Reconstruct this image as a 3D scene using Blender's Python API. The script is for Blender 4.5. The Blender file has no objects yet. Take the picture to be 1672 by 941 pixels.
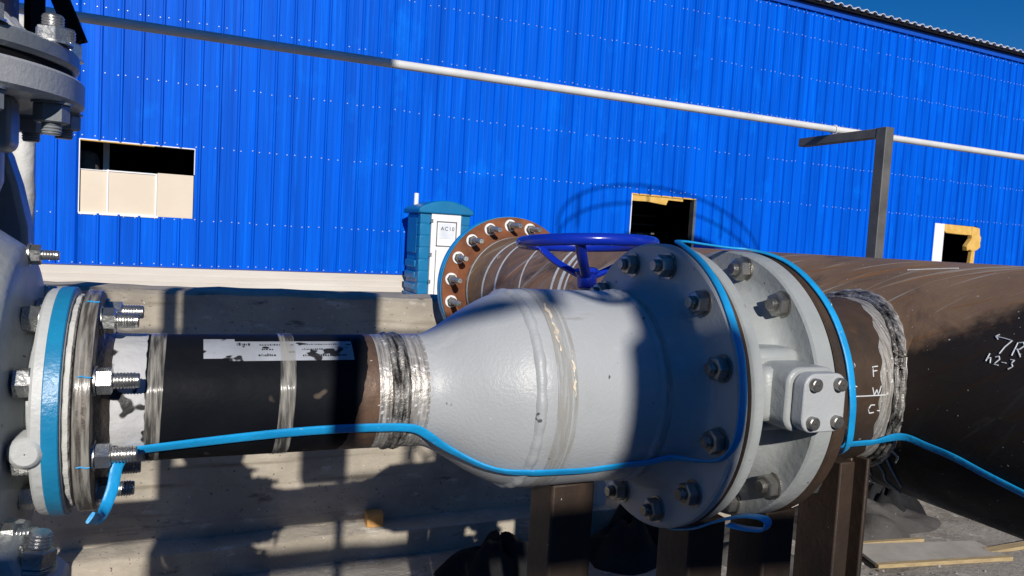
import bpy, bmesh, math, random
from mathutils import Vector, Matrix
random.seed(7)
R = math.radians
sin, cos, PI = math.sin, math.cos, math.pi
S = bpy.context.scene
C = S.collection

# ------------------------------------------------------------ camera
def setup_camera():
    yaw, pitch, roll = R(23.5), R(-3.8), R(3.26)
    fw = Vector((sin(yaw)*cos(pitch), cos(yaw)*cos(pitch), sin(pitch)))
    r0 = Vector((cos(yaw), -sin(yaw), 0)); u0 = r0.cross(fw)
    r = r0*cos(roll) + u0*sin(roll); u = u0*cos(roll) - r0*sin(roll)
    cd = bpy.data.cameras.new('camera'); co = bpy.data.objects.new('camera', cd); C.objects.link(co)
    m = Matrix((r, u, -fw)).transposed().to_4x4()
    co.matrix_world = m
    cd.sensor_fit = 'HORIZONTAL'; cd.sensor_width = 36; cd.lens = 36*1240/1672
    cd.clip_start = 0.02; cd.clip_end = 2000
    S.camera = co
setup_camera()

# ------------------------------------------------------------ light
SUN = Vector((0.20, 1.0, -0.44)).normalized()        # direction the light travels
def setup_light():
    w = bpy.data.worlds.new('World'); S.world = w; w.use_nodes = True
    nt = w.node_tree; bg = nt.nodes['Background']
    sky = nt.nodes.new('ShaderNodeTexSky'); sky.sky_type = 'NISHITA'; sky.sun_disc = False
    sky.sun_elevation = math.asin(-SUN.z); sky.sun_rotation = math.atan2(-SUN.x, -SUN.y)
    sky.altitude = 1500; sky.air_density = 1.0; sky.dust_density = 0.0; sky.ozone_density = 5.0
    hs = nt.nodes.new('ShaderNodeHueSaturation'); hs.inputs['Saturation'].default_value = 1.29; hs.inputs['Hue'].default_value = .508
    nt.links.new(sky.outputs[0], hs.inputs['Color']); nt.links.new(hs.outputs[0], bg.inputs[0])
    bg.inputs[1].default_value = 0.085
    ld = bpy.data.lights.new('sun', 'SUN'); ld.energy = 4.8; ld.angle = R(0.5); ld.color = (1, 0.95, 0.87)
    lo = bpy.data.objects.new('sun', ld); C.objects.link(lo)
    lo.rotation_euler = SUN.to_track_quat('-Z', 'Y').to_euler(); lo.location = (-2, -10, 8)
setup_light()
vs = S.view_settings
vs.view_transform = 'Standard'; vs.look = 'None'; vs.gamma = 1; vs.use_curve_mapping = False; vs.exposure = -0.1

# ------------------------------------------------------------ materials
def N(nt, t, **kw):
    n = nt.nodes.new(t)
    for k, v in kw.items(): setattr(n, k, v)
    return n
def mat(name, c1, c2=None, scale=6, stretch=(1,1,1), rough=(.4,.6), metal=0, bump=0, bscale=80, bstretch=(1,1,1),
        spec=.4, ramp=(.35,.65), spk=None, rot=(0,0,0), coat=0, coord='Object', stains=None):
    """noise-mixed principled. spk = (colour, scale, threshold, stretch); stains = (colour, scale, lo, hi, stretch)"""
    m = bpy.data.materials.new(name); m.use_nodes = True; nt = m.node_tree; b = nt.nodes['Principled BSDF']
    tc = N(nt, 'ShaderNodeTexCoord'); L = nt.links.new
    def noise(sc, st=(1,1,1), rt=(0,0,0), det=6, rg=.6):
        mp = N(nt, 'ShaderNodeMapping'); mp.inputs['Scale'].default_value = st; mp.inputs['Rotation'].default_value = rt
        n = N(nt, 'ShaderNodeTexNoise'); n.inputs['Scale'].default_value = sc; n.inputs['Detail'].default_value = det
        n.inputs['Roughness'].default_value = rg
        L(tc.outputs[coord], mp.inputs[0]); L(mp.outputs[0], n.inputs['Vector']); return n.outputs['Fac']
    def ramp_(src, lo, hi, a, bb):
        r = N(nt, 'ShaderNodeValToRGB'); r.color_ramp.elements[0].position = lo; r.color_ramp.elements[1].position = hi
        r.color_ramp.elements[0].color = a; r.color_ramp.elements[1].color = bb; L(src, r.inputs[0]); return r.outputs[0]
    def mixc(fac, a, bb):
        x = N(nt, 'ShaderNodeMix', data_type='RGBA'); L(fac, x.inputs[0])
        if isinstance(a, tuple): x.inputs[6].default_value = (*a, 1)
        else: L(a, x.inputs[6])
        x.inputs[7].default_value = (*bb, 1); return x.outputs[2]
    c2 = c2 or tuple(x*.8 for x in c1)
    base = noise(scale, stretch, rot)
    col = ramp_(base, ramp[0], ramp[1], (*c1, 1), (*c2, 1))
    if stains:
        for st in (stains if isinstance(stains, list) else [stains]):
            f = ramp_(noise(st[1], st[4], st[5] if len(st) > 5 else (0,0,0)), st[2], st[3], (0,0,0,1), (1,1,1,1)); col = mixc(f, col, st[0])
    if spk:
        for sp in (spk if isinstance(spk, list) else [spk]):
            f = ramp_(noise(sp[1], sp[3] if len(sp) > 3 else (1,1,1), det=2), sp[2], sp[2]+.03, (0,0,0,1), (1,1,1,1)); col = mixc(f, col, sp[0])
    L(col, b.inputs['Base Color'])
    rr = N(nt, 'ShaderNodeMapRange'); rr.inputs[3].default_value = rough[0]; rr.inputs[4].default_value = rough[1]
    rr.inputs[1].default_value = .3; rr.inputs[2].default_value = .7
    L(noise(scale*2.3, stretch), rr.inputs[0]); L(rr.outputs[0], b.inputs['Roughness'])
    b.inputs['Metallic'].default_value = metal; b.inputs['Specular IOR Level'].default_value = spec
    if coat: b.inputs['Coat Weight'].default_value = coat; b.inputs['Coat Roughness'].default_value = .15
    if bump:
        bp = N(nt, 'ShaderNodeBump'); bp.inputs['Strength'].default_value = bump; bp.inputs['Distance'].default_value = .01
        L(noise(bscale, bstretch), bp.inputs['Height']); L(bp.outputs[0], b.inputs['Normal'])
    return m
M = {}
M['concrete'] = mat('concrete', (.45,.40,.325), (.33,.29,.235), scale=3.2, rough=(.8,.95), bump=.9, bscale=18, spec=.15,
    stains=[((.25,.225,.19), 1.6, .52, .72, (1,1,2.5)), ((.53,.49,.42), 9, .60, .68, (.5,1,1.6)), ((.17,.155,.135), 7, .64, .72, (.6,1,2)), ((.20,.17,.13), 2.6, .60, .75, (.25,1,5))], spk=[((.14,.125,.11), 48, .68), ((.60,.57,.52), 55, .72)])
M['plinth'] = mat('plinth render', (.62,.58,.52), (.55,.5,.44), scale=1.2, rough=(.8,.95), bump=.2, bscale=8, stretch=(.4,.4,3), spec=.2)
M['ground'] = mat('dusty ground', (.37,.34,.30), (.26,.235,.205), scale=2.5, rough=(.85,1), bump=1.0, bscale=26, spec=.1,
    stains=[((.19,.175,.155), 4, .52, .66, (1,1,1)), ((.46,.43,.38), 11, .58, .68, (1,1,1)), ((.12,.11,.10), 7, .64, .70, (1,1,1))], spk=((.12,.11,.1), 45, .7))
M['cladding'] = mat('blue painted steel', (.0,.108,.66), (.0,.074,.49), scale=1.3, stretch=(2.2,2.2,.10), rough=(.38,.55), spec=.06, bump=.12, bscale=1.6, bstretch=(1.5,1.5,.5),
    stains=[((.0,.16,.84), 3.5, .54, .80, (3.2,3.2,.10)), ((.0,.065,.46), 2.2, .58, .80, (4,4,.06)), ((.0,.15,.74), 1.2, .58, .80, (1,1,.6))])
M['blue_trim'] = mat('blue trim', (.004,.08,.5), rough=(.4,.5))
M['screw'] = mat('screw heads', (.75,.78,.82), rough=(.3,.4), metal=.3)
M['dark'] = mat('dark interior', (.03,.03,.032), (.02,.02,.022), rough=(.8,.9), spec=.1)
M['roof'] = mat('roof sheet', (.75,.76,.78), rough=(.4,.5), metal=.2)
M['black'] = mat('black gap', (.008,.008,.01), rough=(.7,.9), spec=.1)
M['board'] = mat('beige board', (.70,.60,.47), (.66,.56,.44), scale=.8, rough=(.6,.7), spec=.3)
M['white'] = mat('white paint', (.80,.80,.80), (.74,.74,.75), scale=2, rough=(.4,.5))
M['foam'] = mat('yellow foam', (.72,.46,.14), (.62,.36,.08), scale=4, rough=(.8,.9), bump=.8, bscale=12, spec=.1)
M['toilet'] = mat('blue plastic', (.003,.17,.36), (.003,.14,.31), scale=2, rough=(.35,.5), spec=.4)
M['paint'] = mat('grey paint', (.425,.44,.455), (.385,.40,.41), scale=3.5, rough=(.33,.52), bump=.16, bscale=150, spec=.45,
    stains=[((.33,.34,.335), 5, .55, .78, (1,1,1)), ((.50,.51,.52), 9, .60, .75, (.5,1,1)), ((.30,.29,.27), 14, .68, .76, (.35,1,3))], spk=[((.10,.10,.10), 38, .735), ((.6,.6,.6), 60, .755)])
M['paint_light'] = mat('light grey paint', (.56,.57,.565), (.50,.51,.505), scale=6, rough=(.35,.5), bump=.25, bscale=60, spec=.45, spk=((.1,.1,.1), 50, .74))
M['paint_cast'] = mat('grey painted casting', (.36,.378,.375), (.30,.317,.315), scale=5, rough=(.3,.45), bump=.20, bscale=60, spec=.5, spk=((.1,.1,.1), 46, .735))
M['paint_dark'] = mat('dark grey paint', (.22,.24,.26), (.18,.2,.22), scale=5, rough=(.25,.4), bump=.2, bscale=40, spec=.5)
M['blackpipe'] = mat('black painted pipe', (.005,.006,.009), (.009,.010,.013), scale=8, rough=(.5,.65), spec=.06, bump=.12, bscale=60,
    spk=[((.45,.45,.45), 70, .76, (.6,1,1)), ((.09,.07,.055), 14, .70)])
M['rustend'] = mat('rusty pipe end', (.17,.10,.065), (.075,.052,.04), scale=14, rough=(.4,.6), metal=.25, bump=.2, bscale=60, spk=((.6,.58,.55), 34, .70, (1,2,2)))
M['bare'] = mat('ground bare metal', (.60,.58,.55), (.19,.165,.14), scale=16, stretch=(12,.8,.8), rough=(.28,.5), metal=.4, bump=.35, bscale=70, spk=((.8,.8,.8), 60, .66))
M['weld'] = mat('weld bead', (.42,.40,.37), (.025,.022,.02), scale=16, stretch=(9,1.2,1.2), rough=(.3,.5), metal=.5, bump=.8, bscale=60, ramp=(.36,.62))
M['rust'] = mat('brown steel', (.085,.052,.034), (.04,.029,.023), scale=5, rough=(.45,.7), metal=.2, bump=.25, bscale=45, spec=.35,
    stains=((.16,.08,.035), 9, .6, .75, (1,1,.3)), spk=((.5,.47,.42), 55, .745))
M['column'] = mat('dark rusty column', (.060,.037,.025), (.018,.014,.012), scale=4, stretch=(1,1,.5), rough=(.45,.7), metal=.15, bump=.2, bscale=45, spec=.35,
    stains=((.24,.115,.05), 5, .55, .72, (1,1,.25)), spk=((.5,.47,.42), 55, .75))
M['rust_flange'] = mat('rusty flange rim', (.10,.075,.058), (.05,.04,.035), scale=16, rough=(.3,.5), metal=.55, bump=.4, bscale=60, stretch=(4,1,1), spk=((.55,.53,.5), 40, .70, (3,.6,.6)))
M['orange_rust'] = mat('orange rust', (.25,.095,.045), (.15,.06,.032), scale=9, rough=(.7,.9), bump=.3, bscale=50, spec=.2)
M['zinc'] = mat('zinc plated steel', (.62,.62,.60), (.44,.44,.43), scale=30, rough=(.2,.38), metal=.9, bump=.12, bscale=150)
M['oldzinc'] = mat('dull steel', (.40,.39,.37), (.26,.25,.23), scale=40, rough=(.25,.42), metal=.85, bump=.2, bscale=120)
M['tape'] = mat('blue cable jacket', (.012,.35,.74), (.01,.27,.60), scale=12, rough=(.3,.5), spec=.45, bump=.2, bscale=50, stains=((.05,.20,.36), 22, .62, .74, (1,1,1)), spk=((.4,.5,.55), 90, .74))
M['tape_pale'] = mat('blue paint band', (.015,.25,.47), (.012,.20,.40), scale=9, rough=(.25,.4), spec=.5, bump=.2, bscale=60)
M['wheelblue'] = mat('glossy blue paint', (.006,.028,.40), (.005,.024,.34), scale=5, rough=(.16,.28), spec=.5, bump=.05, bscale=50)
M['rail'] = mat('white rail paint', (.70,.70,.69), (.6,.6,.59), scale=6, rough=(.4,.5))
M['post'] = mat('grey steel post', (.15,.145,.14), (.10,.098,.095), scale=7, rough=(.5,.65), metal=.2, bump=.1, bscale=50, spk=((.5,.5,.5), 50, .75))
M['insul'] = mat('white pipe wrap', (.66,.65,.62), (.52,.51,.48), scale=6, rough=(.5,.7), bump=.9, bscale=18)
M['tarp'] = mat('dark cloth', (.02,.021,.023), (.012,.012,.013), scale=8, rough=(.8,.95), bump=.6, bscale=25, spec=.15)
M['greycloth'] = mat('grey cloth', (.10,.095,.09), (.075,.07,.066), scale=6, rough=(.85,.95), bump=.6, bscale=30, spec=.1, spk=((.4,.38,.35), 40, .74))
M['wood'] = mat('pale plank', (.46,.35,.19), (.33,.25,.14), scale=5, stretch=(1,12,12), rough=(.7,.85), spec=.2, bump=.2, bscale=30)
M['ply'] = mat('dusty board', (.44,.41,.36), (.36,.33,.29), scale=6, rough=(.8,.9), spec=.2)
M['chalk'] = mat('white marker', (.78,.80,.82), (.6,.62,.64), scale=60, rough=(.7,.8), spec=.1)
M['ink'] = mat('dark print', (.03,.03,.035), rough=(.5,.6))
M['paper'] = mat('paper', (.74,.77,.82), rough=(.6,.7), scale=3)
M['brick'] = mat('orange block', (.55,.30,.10), (.42,.22,.07), scale=12, rough=(.8,.9), bump=.5, bscale=40)
M['stone'] = mat('rubble', (.36,.33,.29), (.26,.24,.21), scale=30, rough=(.85,.95))
M['sticker'] = mat('worn shade-tinted sticker', (.36,.38,.42), (.28,.30,.33), scale=10, rough=(.5,.65), ramp=(.4,.6), spk=((.014,.014,.016), 26, .585, (1,1.4,1.4)))  # darkened and blued: the shade on the pipe is put into this colour
M['primer'] = mat('flaking pale paint', (.56,.56,.565), (.48,.48,.49), scale=9, rough=(.4,.55), bump=.3, bscale=50, spk=((.03,.03,.03), 22, .62, (1,1,1)))

def clear_tape():
    m = bpy.data.materials.new('clear packing tape'); m.use_nodes = True; nt = m.node_tree; L = nt.links.new
    b = nt.nodes['Principled BSDF']; out = nt.nodes['Material Output']
    tc = N(nt, 'ShaderNodeTexCoord'); mp = N(nt, 'ShaderNodeMapping'); mp.inputs['Scale'].default_value = (60, 5, 5); mp.inputs['Rotation'].default_value = (0, 0, .12)
    n = N(nt, 'ShaderNodeTexNoise'); n.inputs['Scale'].default_value = 3; n.inputs['Detail'].default_value = 5
    L(tc.outputs['Object'], mp.inputs[0]); L(mp.outputs[0], n.inputs['Vector'])
    r = N(nt, 'ShaderNodeValToRGB'); r.color_ramp.elements[0].position = .40; r.color_ramp.elements[1].position = .66
    r.color_ramp.elements[0].color = (.12,.12,.12,1); r.color_ramp.elements[1].color = (.75,.75,.75,1); L(n.outputs['Fac'], r.inputs[0])
    b.inputs['Base Color'].default_value = (.42,.40,.36,1); b.inputs['Roughness'].default_value = .18
    bp = N(nt, 'ShaderNodeBump'); bp.inputs['Strength'].default_value = .5; bp.inputs['Distance'].default_value = .003
    L(n.outputs['Fac'], bp.inputs['Height']); L(bp.outputs[0], b.inputs['Normal'])
    L(r.outputs[0], b.inputs['Alpha'])
    return m
M['clear'] = clear_tape()

def header_mat():
    """big pipe: mill-scale brown with spiral rust scratches, black old paint on its lower flank"""
    m = bpy.data.materials.new('header steel'); m.use_nodes = True; nt = m.node_tree; L = nt.links.new
    b = nt.nodes['Principled BSDF']; uv = N(nt, 'ShaderNodeUVMap'); uv.uv_map = 'uv'
    def noise(sc, st, rz=0, det=6, ro=.6, dist=0):
        a = N(nt, 'ShaderNodeMapping'); a.inputs['Rotation'].default_value = (0,0,rz)
        mp = N(nt, 'ShaderNodeMapping'); mp.inputs['Scale'].default_value = st
        n = N(nt, 'ShaderNodeTexNoise'); n.inputs['Scale'].default_value = sc; n.inputs['Detail'].default_value = det
        n.inputs['Roughness'].default_value = ro; n.inputs['Distortion'].default_value = dist
        L(uv.outputs[0], a.inputs[0]); L(a.outputs[0], mp.inputs[0]); L(mp.outputs[0], n.inputs['Vector']); return n.outputs['Fac']
    def ramp(src, lo, hi, a=(0,0,0), c=(1,1,1)):
        r = N(nt, 'ShaderNodeValToRGB'); e = r.color_ramp.elements; e[0].position = lo; e[1].position = hi
        e[0].color = (*a,1); e[1].color = (*c,1); L(src, r.inputs[0]); return r.outputs[0]
    def mix(f, a, c):
        x = N(nt, 'ShaderNodeMix', data_type='RGBA'); L(f, x.inputs[0]); L(a, x.inputs[6])
        if isinstance(c, tuple): x.inputs[7].default_value = (*c,1)
        else: L(c, x.inputs[7])
        return x.outputs[2]
    col = ramp(noise(3, (1,1,1)), .35, .68, (.31,.195,.118), (.15,.102,.072))
    col = mix(ramp(noise(2.2, (1,1,1), 0, 8, .7, 1.5), .55, .70), col, (.070,.055,.046))
    for rz, sc, th, c in ((.62, 1.0, .555, (.34,.16,.06)), (.50, 2.1, .575, (.25,.125,.055)), (.72, 1.5, .605, (.46,.40,.33)), (.95, 1.8, .63, (.40,.36,.31))):
        col = mix(ramp(noise(sc, (1.2, 22, 1), rz, 5, .6, .5), th, th+.08), col, c)
    # old black paint over the near lower flank (a paint edge that runs diagonally round the pipe)
    sx = N(nt, 'ShaderNodeSeparateXYZ'); L(uv.outputs[0], sx.inputs[0])
    def mth(op, a, c, d=None):
        x = N(nt, 'ShaderNodeMath', operation=op)
        for k, q in enumerate((a, c, d)):
            if q is None: continue
            if isinstance(q, (int, float)): x.inputs[k].default_value = q
            else: L(q, x.inputs[k])
        return x.outputs[0]
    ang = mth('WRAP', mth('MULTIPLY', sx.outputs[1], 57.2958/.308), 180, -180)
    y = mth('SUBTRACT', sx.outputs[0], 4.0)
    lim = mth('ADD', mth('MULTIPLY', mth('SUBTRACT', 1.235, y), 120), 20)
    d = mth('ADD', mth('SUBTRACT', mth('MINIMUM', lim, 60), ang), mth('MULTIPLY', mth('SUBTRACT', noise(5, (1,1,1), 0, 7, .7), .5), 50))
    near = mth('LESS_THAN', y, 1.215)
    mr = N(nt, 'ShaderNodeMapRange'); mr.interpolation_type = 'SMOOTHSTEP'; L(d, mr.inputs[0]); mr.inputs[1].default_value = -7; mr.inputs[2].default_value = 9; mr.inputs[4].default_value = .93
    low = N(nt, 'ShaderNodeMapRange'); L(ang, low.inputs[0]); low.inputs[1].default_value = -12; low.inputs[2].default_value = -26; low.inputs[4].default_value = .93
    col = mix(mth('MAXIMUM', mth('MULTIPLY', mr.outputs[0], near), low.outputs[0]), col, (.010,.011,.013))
    col = mix(ramp(noise(120, (1,1,1), 0, 1), .75, .78), col, (.6,.58,.55))
    L(col, b.inputs['Base Color'])
    r = ramp(noise(9, (1,1,1)), .3, .7, (.42,.42,.42), (.7,.7,.7)); L(r, b.inputs['Roughness'])
    b.inputs['Metallic'].default_value = .05; b.inputs['Specular IOR Level'].default_value = .22
    bp = N(nt, 'ShaderNodeBump'); bp.inputs['Strength'].default_value = .25; bp.inputs['Distance'].default_value = .004
    L(noise(30, (1,3,1), .6), bp.inputs['Height']); L(bp.outputs[0], b.inputs['Normal'])
    return m
M['header'] = header_mat()

# ------------------------------------------------------------ mesh helpers
AX = {'X': (Vector((1,0,0)), Vector((0,-1,0)), Vector((0,0,1))),
      'Y': (Vector((0,1,0)), Vector((-1,0,0)), Vector((0,0,1))),
      'Z': (Vector((0,0,1)), Vector((1,0,0)), Vector((0,1,0)))}
class MB:
    def __init__(s): s.v = []; s.f = []; s.uv = []; s.mi = []
    def add(s, vs, fs, uvs=None, mi=0):
        o = len(s.v); s.v += [Vector(x) for x in vs]
        for k, f in enumerate(fs):
            s.f.append([i+o for i in f]); s.mi.append(mi)
            s.uv.append([uvs[i] for i in f] if uvs else [(0,0)]*len(f))
        return s
    def lathe(s, prof, org, ax='X', seg=64, a0=0, a1=360, mi=0, fr=None, wob=None):
        t, e1, e2 = fr or AX[ax]; org = Vector(org); full = abs(a1-a0) >= 359.9; n = seg
        cum = [0]
        for i in range(1, len(prof)): cum.append(cum[-1] + math.dist(prof[i], prof[i-1]))
        rm = max(p[1] for p in prof); vs, uvs, fs = [], [], []
        for k in range(n+1):
            a = R(a0 + (a1-a0)*k/n); d = e1*cos(a) + e2*sin(a)
            for i, (x, r) in enumerate(prof):
                rr = r + (wob(a, x) if wob else 0)
                vs.append(org + t*x + d*rr); uvs.append((cum[i], a*rm))
        m = len(prof)
        for k in range(n):
            for i in range(m-1):
                fs.append((k*m+i, k*m+i+1, (k+1)*m+i+1, (k+1)*m+i))
        return s.add(vs, fs, uvs, mi)
    def box(s, lo, hi, mi=0):
        (a,b,c), (d,e,f) = lo, hi
        return s.add([(a,b,c),(d,b,c),(d,e,c),(a,e,c),(a,b,f),(d,b,f),(d,e,f),(a,e,f)],
                     [(0,3,2,1),(4,5,6,7),(0,1,5,4),(1,2,6,5),(2,3,7,6),(3,0,4,7)], None, mi)
    def prism(s, poly, d0, d1, ax='Z', mi=0):
        n = len(poly)
        def P(u, v, d): return {'Z': (u,v,d), 'Y': (u,d,v), 'X': (d,u,v)}[ax]
        vs = [P(u,v,d0) for u,v in poly] + [P(u,v,d1) for u,v in poly]
        fs = [list(range(n))[::-1], list(range(n,2*n))] + [(i,(i+1)%n,n+(i+1)%n,n+i) for i in range(n)]
        return s.add(vs, fs, None, mi)
    def sweep(s, path, nrm, sec, mi=0, closed=False):
        n = len(path); m = len(sec); vs, fs = [], []
        for i in range(n):
            a = path[(i-1) % n if closed else max(i-1,0)]; b = path[(i+1) % n if closed else min(i+1,n-1)]
            t = (b-a).normalized(); nn = nrm[i] if nrm else None
            if nn is None:
                nn = Vector((0,0,1)) if abs(t.z) < .9 else Vector((1,0,0))
            nn = (nn - t*nn.dot(t)).normalized(); w = t.cross(nn)
            for u, v in sec: vs.append(path[i] + w*u + nn*v)
        for i in range(n if closed else n-1):
            j = (i+1) % n
            for k in range(m): fs.append((i*m+k, i*m+(k+1)%m, j*m+(k+1)%m, j*m+k))
        if not closed: fs += [list(range(m)), list(range((n-1)*m, n*m))[::-1]]
        return s.add(vs, fs, None, mi)
    def tube(s, path, r, seg=10, mi=0, closed=False):
        return s.sweep([Vector(p) for p in path], None, [(r*cos(2*PI*k/seg), r*sin(2*PI*k/seg)) for k in range(seg)], mi, closed)
    def xf(s, mtx):
        s.v = [mtx @ v for v in s.v]; return s
    def mesh(s, name, mats, off=Vector((0,0,0)), smooth=35, weld=True):
        me = bpy.data.meshes.new(name)
        me.from_pydata([tuple(v-off) for v in s.v], [], s.f)
        ul = me.uv_layers.new(name='uv'); i = 0
        for p, u in zip(me.polygons, s.uv):
            for k, li in enumerate(p.loop_indices): ul.data[li].uv = u[k]
        for p, k in zip(me.polygons, s.mi): p.material_index = k
        for m in (mats if isinstance(mats, (list,tuple)) else [mats]): me.materials.append(M[m] if isinstance(m, str) else m)
        bm = bmesh.new(); bm.from_mesh(me)
        if weld: bmesh.ops.remove_doubles(bm, verts=bm.verts, dist=1e-5)
        bmesh.ops.recalc_face_normals(bm, faces=bm.faces); bm.to_mesh(me); bm.free()
        if smooth:
            for p in me.polygons: p.use_smooth = True
            me.set_sharp_from_angle(angle=R(smooth))
        return me
def base_of(parent):
    o = Vector((0,0,0))
    while parent: o += parent.location; parent = parent.parent
    return o
def obj(name, mb, mats, parent=None, bevel=0, smooth=35, loc=None, label=None):
    off = base_of(parent) if parent else Vector(loc or (0,0,0))
    me = mb if isinstance(mb, bpy.types.Mesh) else mb.mesh(name, mats, off, smooth)
    o = bpy.data.objects.new(name, me); C.objects.link(o)
    if parent: o.parent = parent
    elif loc: o.location = loc
    if bevel:
        md = o.modifiers.new('bevel', 'BEVEL'); md.width = bevel; md.segments = 2; md.limit_method = 'ANGLE'; md.angle_limit = R(40)
    if label: o['label'] = label
    return o
def tag(o, label, cat, group=None):
    o['label'] = label; o['category'] = cat
    if group: o['group'] = group
    return o
def thing(name, loc, label, cat, group=None):
    o = bpy.data.objects.new(name, None); C.objects.link(o); o.location = loc; o.empty_display_size = .1
    return tag(o, label, cat, group)
def struct(name, mb, mats, smooth=0):
    o = obj(name, mb, mats, smooth=smooth); o['kind'] = 'structure'; return o
def inst(name, mesh, parent, pos, d=None, spin=0):
    """an individual part sharing mesh data: mesh built along +X, turned to point along d"""
    o = bpy.data.objects.new(name, mesh); C.objects.link(o); o.parent = parent
    o.location = Vector(pos) - base_of(parent)
    if d is not None:
        q = Vector(d).to_track_quat('X', 'Z').to_matrix() @ Matrix.Rotation(spin, 3, 'X'); o.rotation_euler = q.to_euler()
    if name == 'bolt': o.scale.x = 1 + .09*sin(37.7*(pos[0]+2*pos[1]+3*pos[2]))
    return o
def rr_box(lo, hi, r, mi=0): pass
def catmull(pts, n=10):
    out = []; P = [pts[0]] + list(pts) + [pts[-1]]
    for i in range(1, len(P)-2):
        for k in range(n):
            t = k/n; a, b, c, d = P[i-1], P[i], P[i+1], P[i+2]
            out.append(.5*((2*b) + (c-a)*t + (2*a-5*b+4*c-d)*t*t + (3*b-a-3*c+d)*t**3))
    out.append(P[-2]); return out

GZ, YZ = -1.95, -1.47          # floor of the pipe trench, yard level behind the concrete wall
PY, PZ = 1.42, -.307           # axis of the small pipe line (runs along X)
HX, HZ, HR = 1.81, -.307, .308 # axis and radius of the big header pipe (runs along Y)
def pt(X, a, r): a = R(a); return Vector((X, PY - r*cos(a), PZ + r*sin(a)))
def rad(a): a = R(a); return Vector((0, -cos(a), sin(a)))

# ------------------------------------------------------------ ground
def ground():
    mb = MB(); rnd = random.Random(3)
    xs = [-400,-60,-12,-4] + [-4+.35*i for i in range(1, 40)] + [14,30,80,400]
    ys = [-400,-60,-12,-3] + [-3+.35*i for i in range(1, 22)] + [4.62]
    vs = []; fs = []
    def h(x, y):
        return (.012*sin(3.1*x+1.3*y)+.01*sin(5.7*y-2.2*x)+rnd.uniform(-.008,.008)) if abs(x) < 12 and abs(y) < 8 else 0
    for y in ys:
        for x in xs: vs.append((x, y, GZ + (h(x,y) if y < 4.2 else 0)))
    n = len(xs)
    for y in (4.66, 6, 10, 16, 60, 600):
        for x in xs: vs.append((x, y, YZ))
    for j in range(len(vs)//n - 1):
        for i in range(n-1): fs.append((j*n+i, j*n+i+1, (j+1)*n+i+1, (j+1)*n+i))
    mb.add(vs, fs); o = struct('ground', mb, 'ground', smooth=50)
ground()

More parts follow.
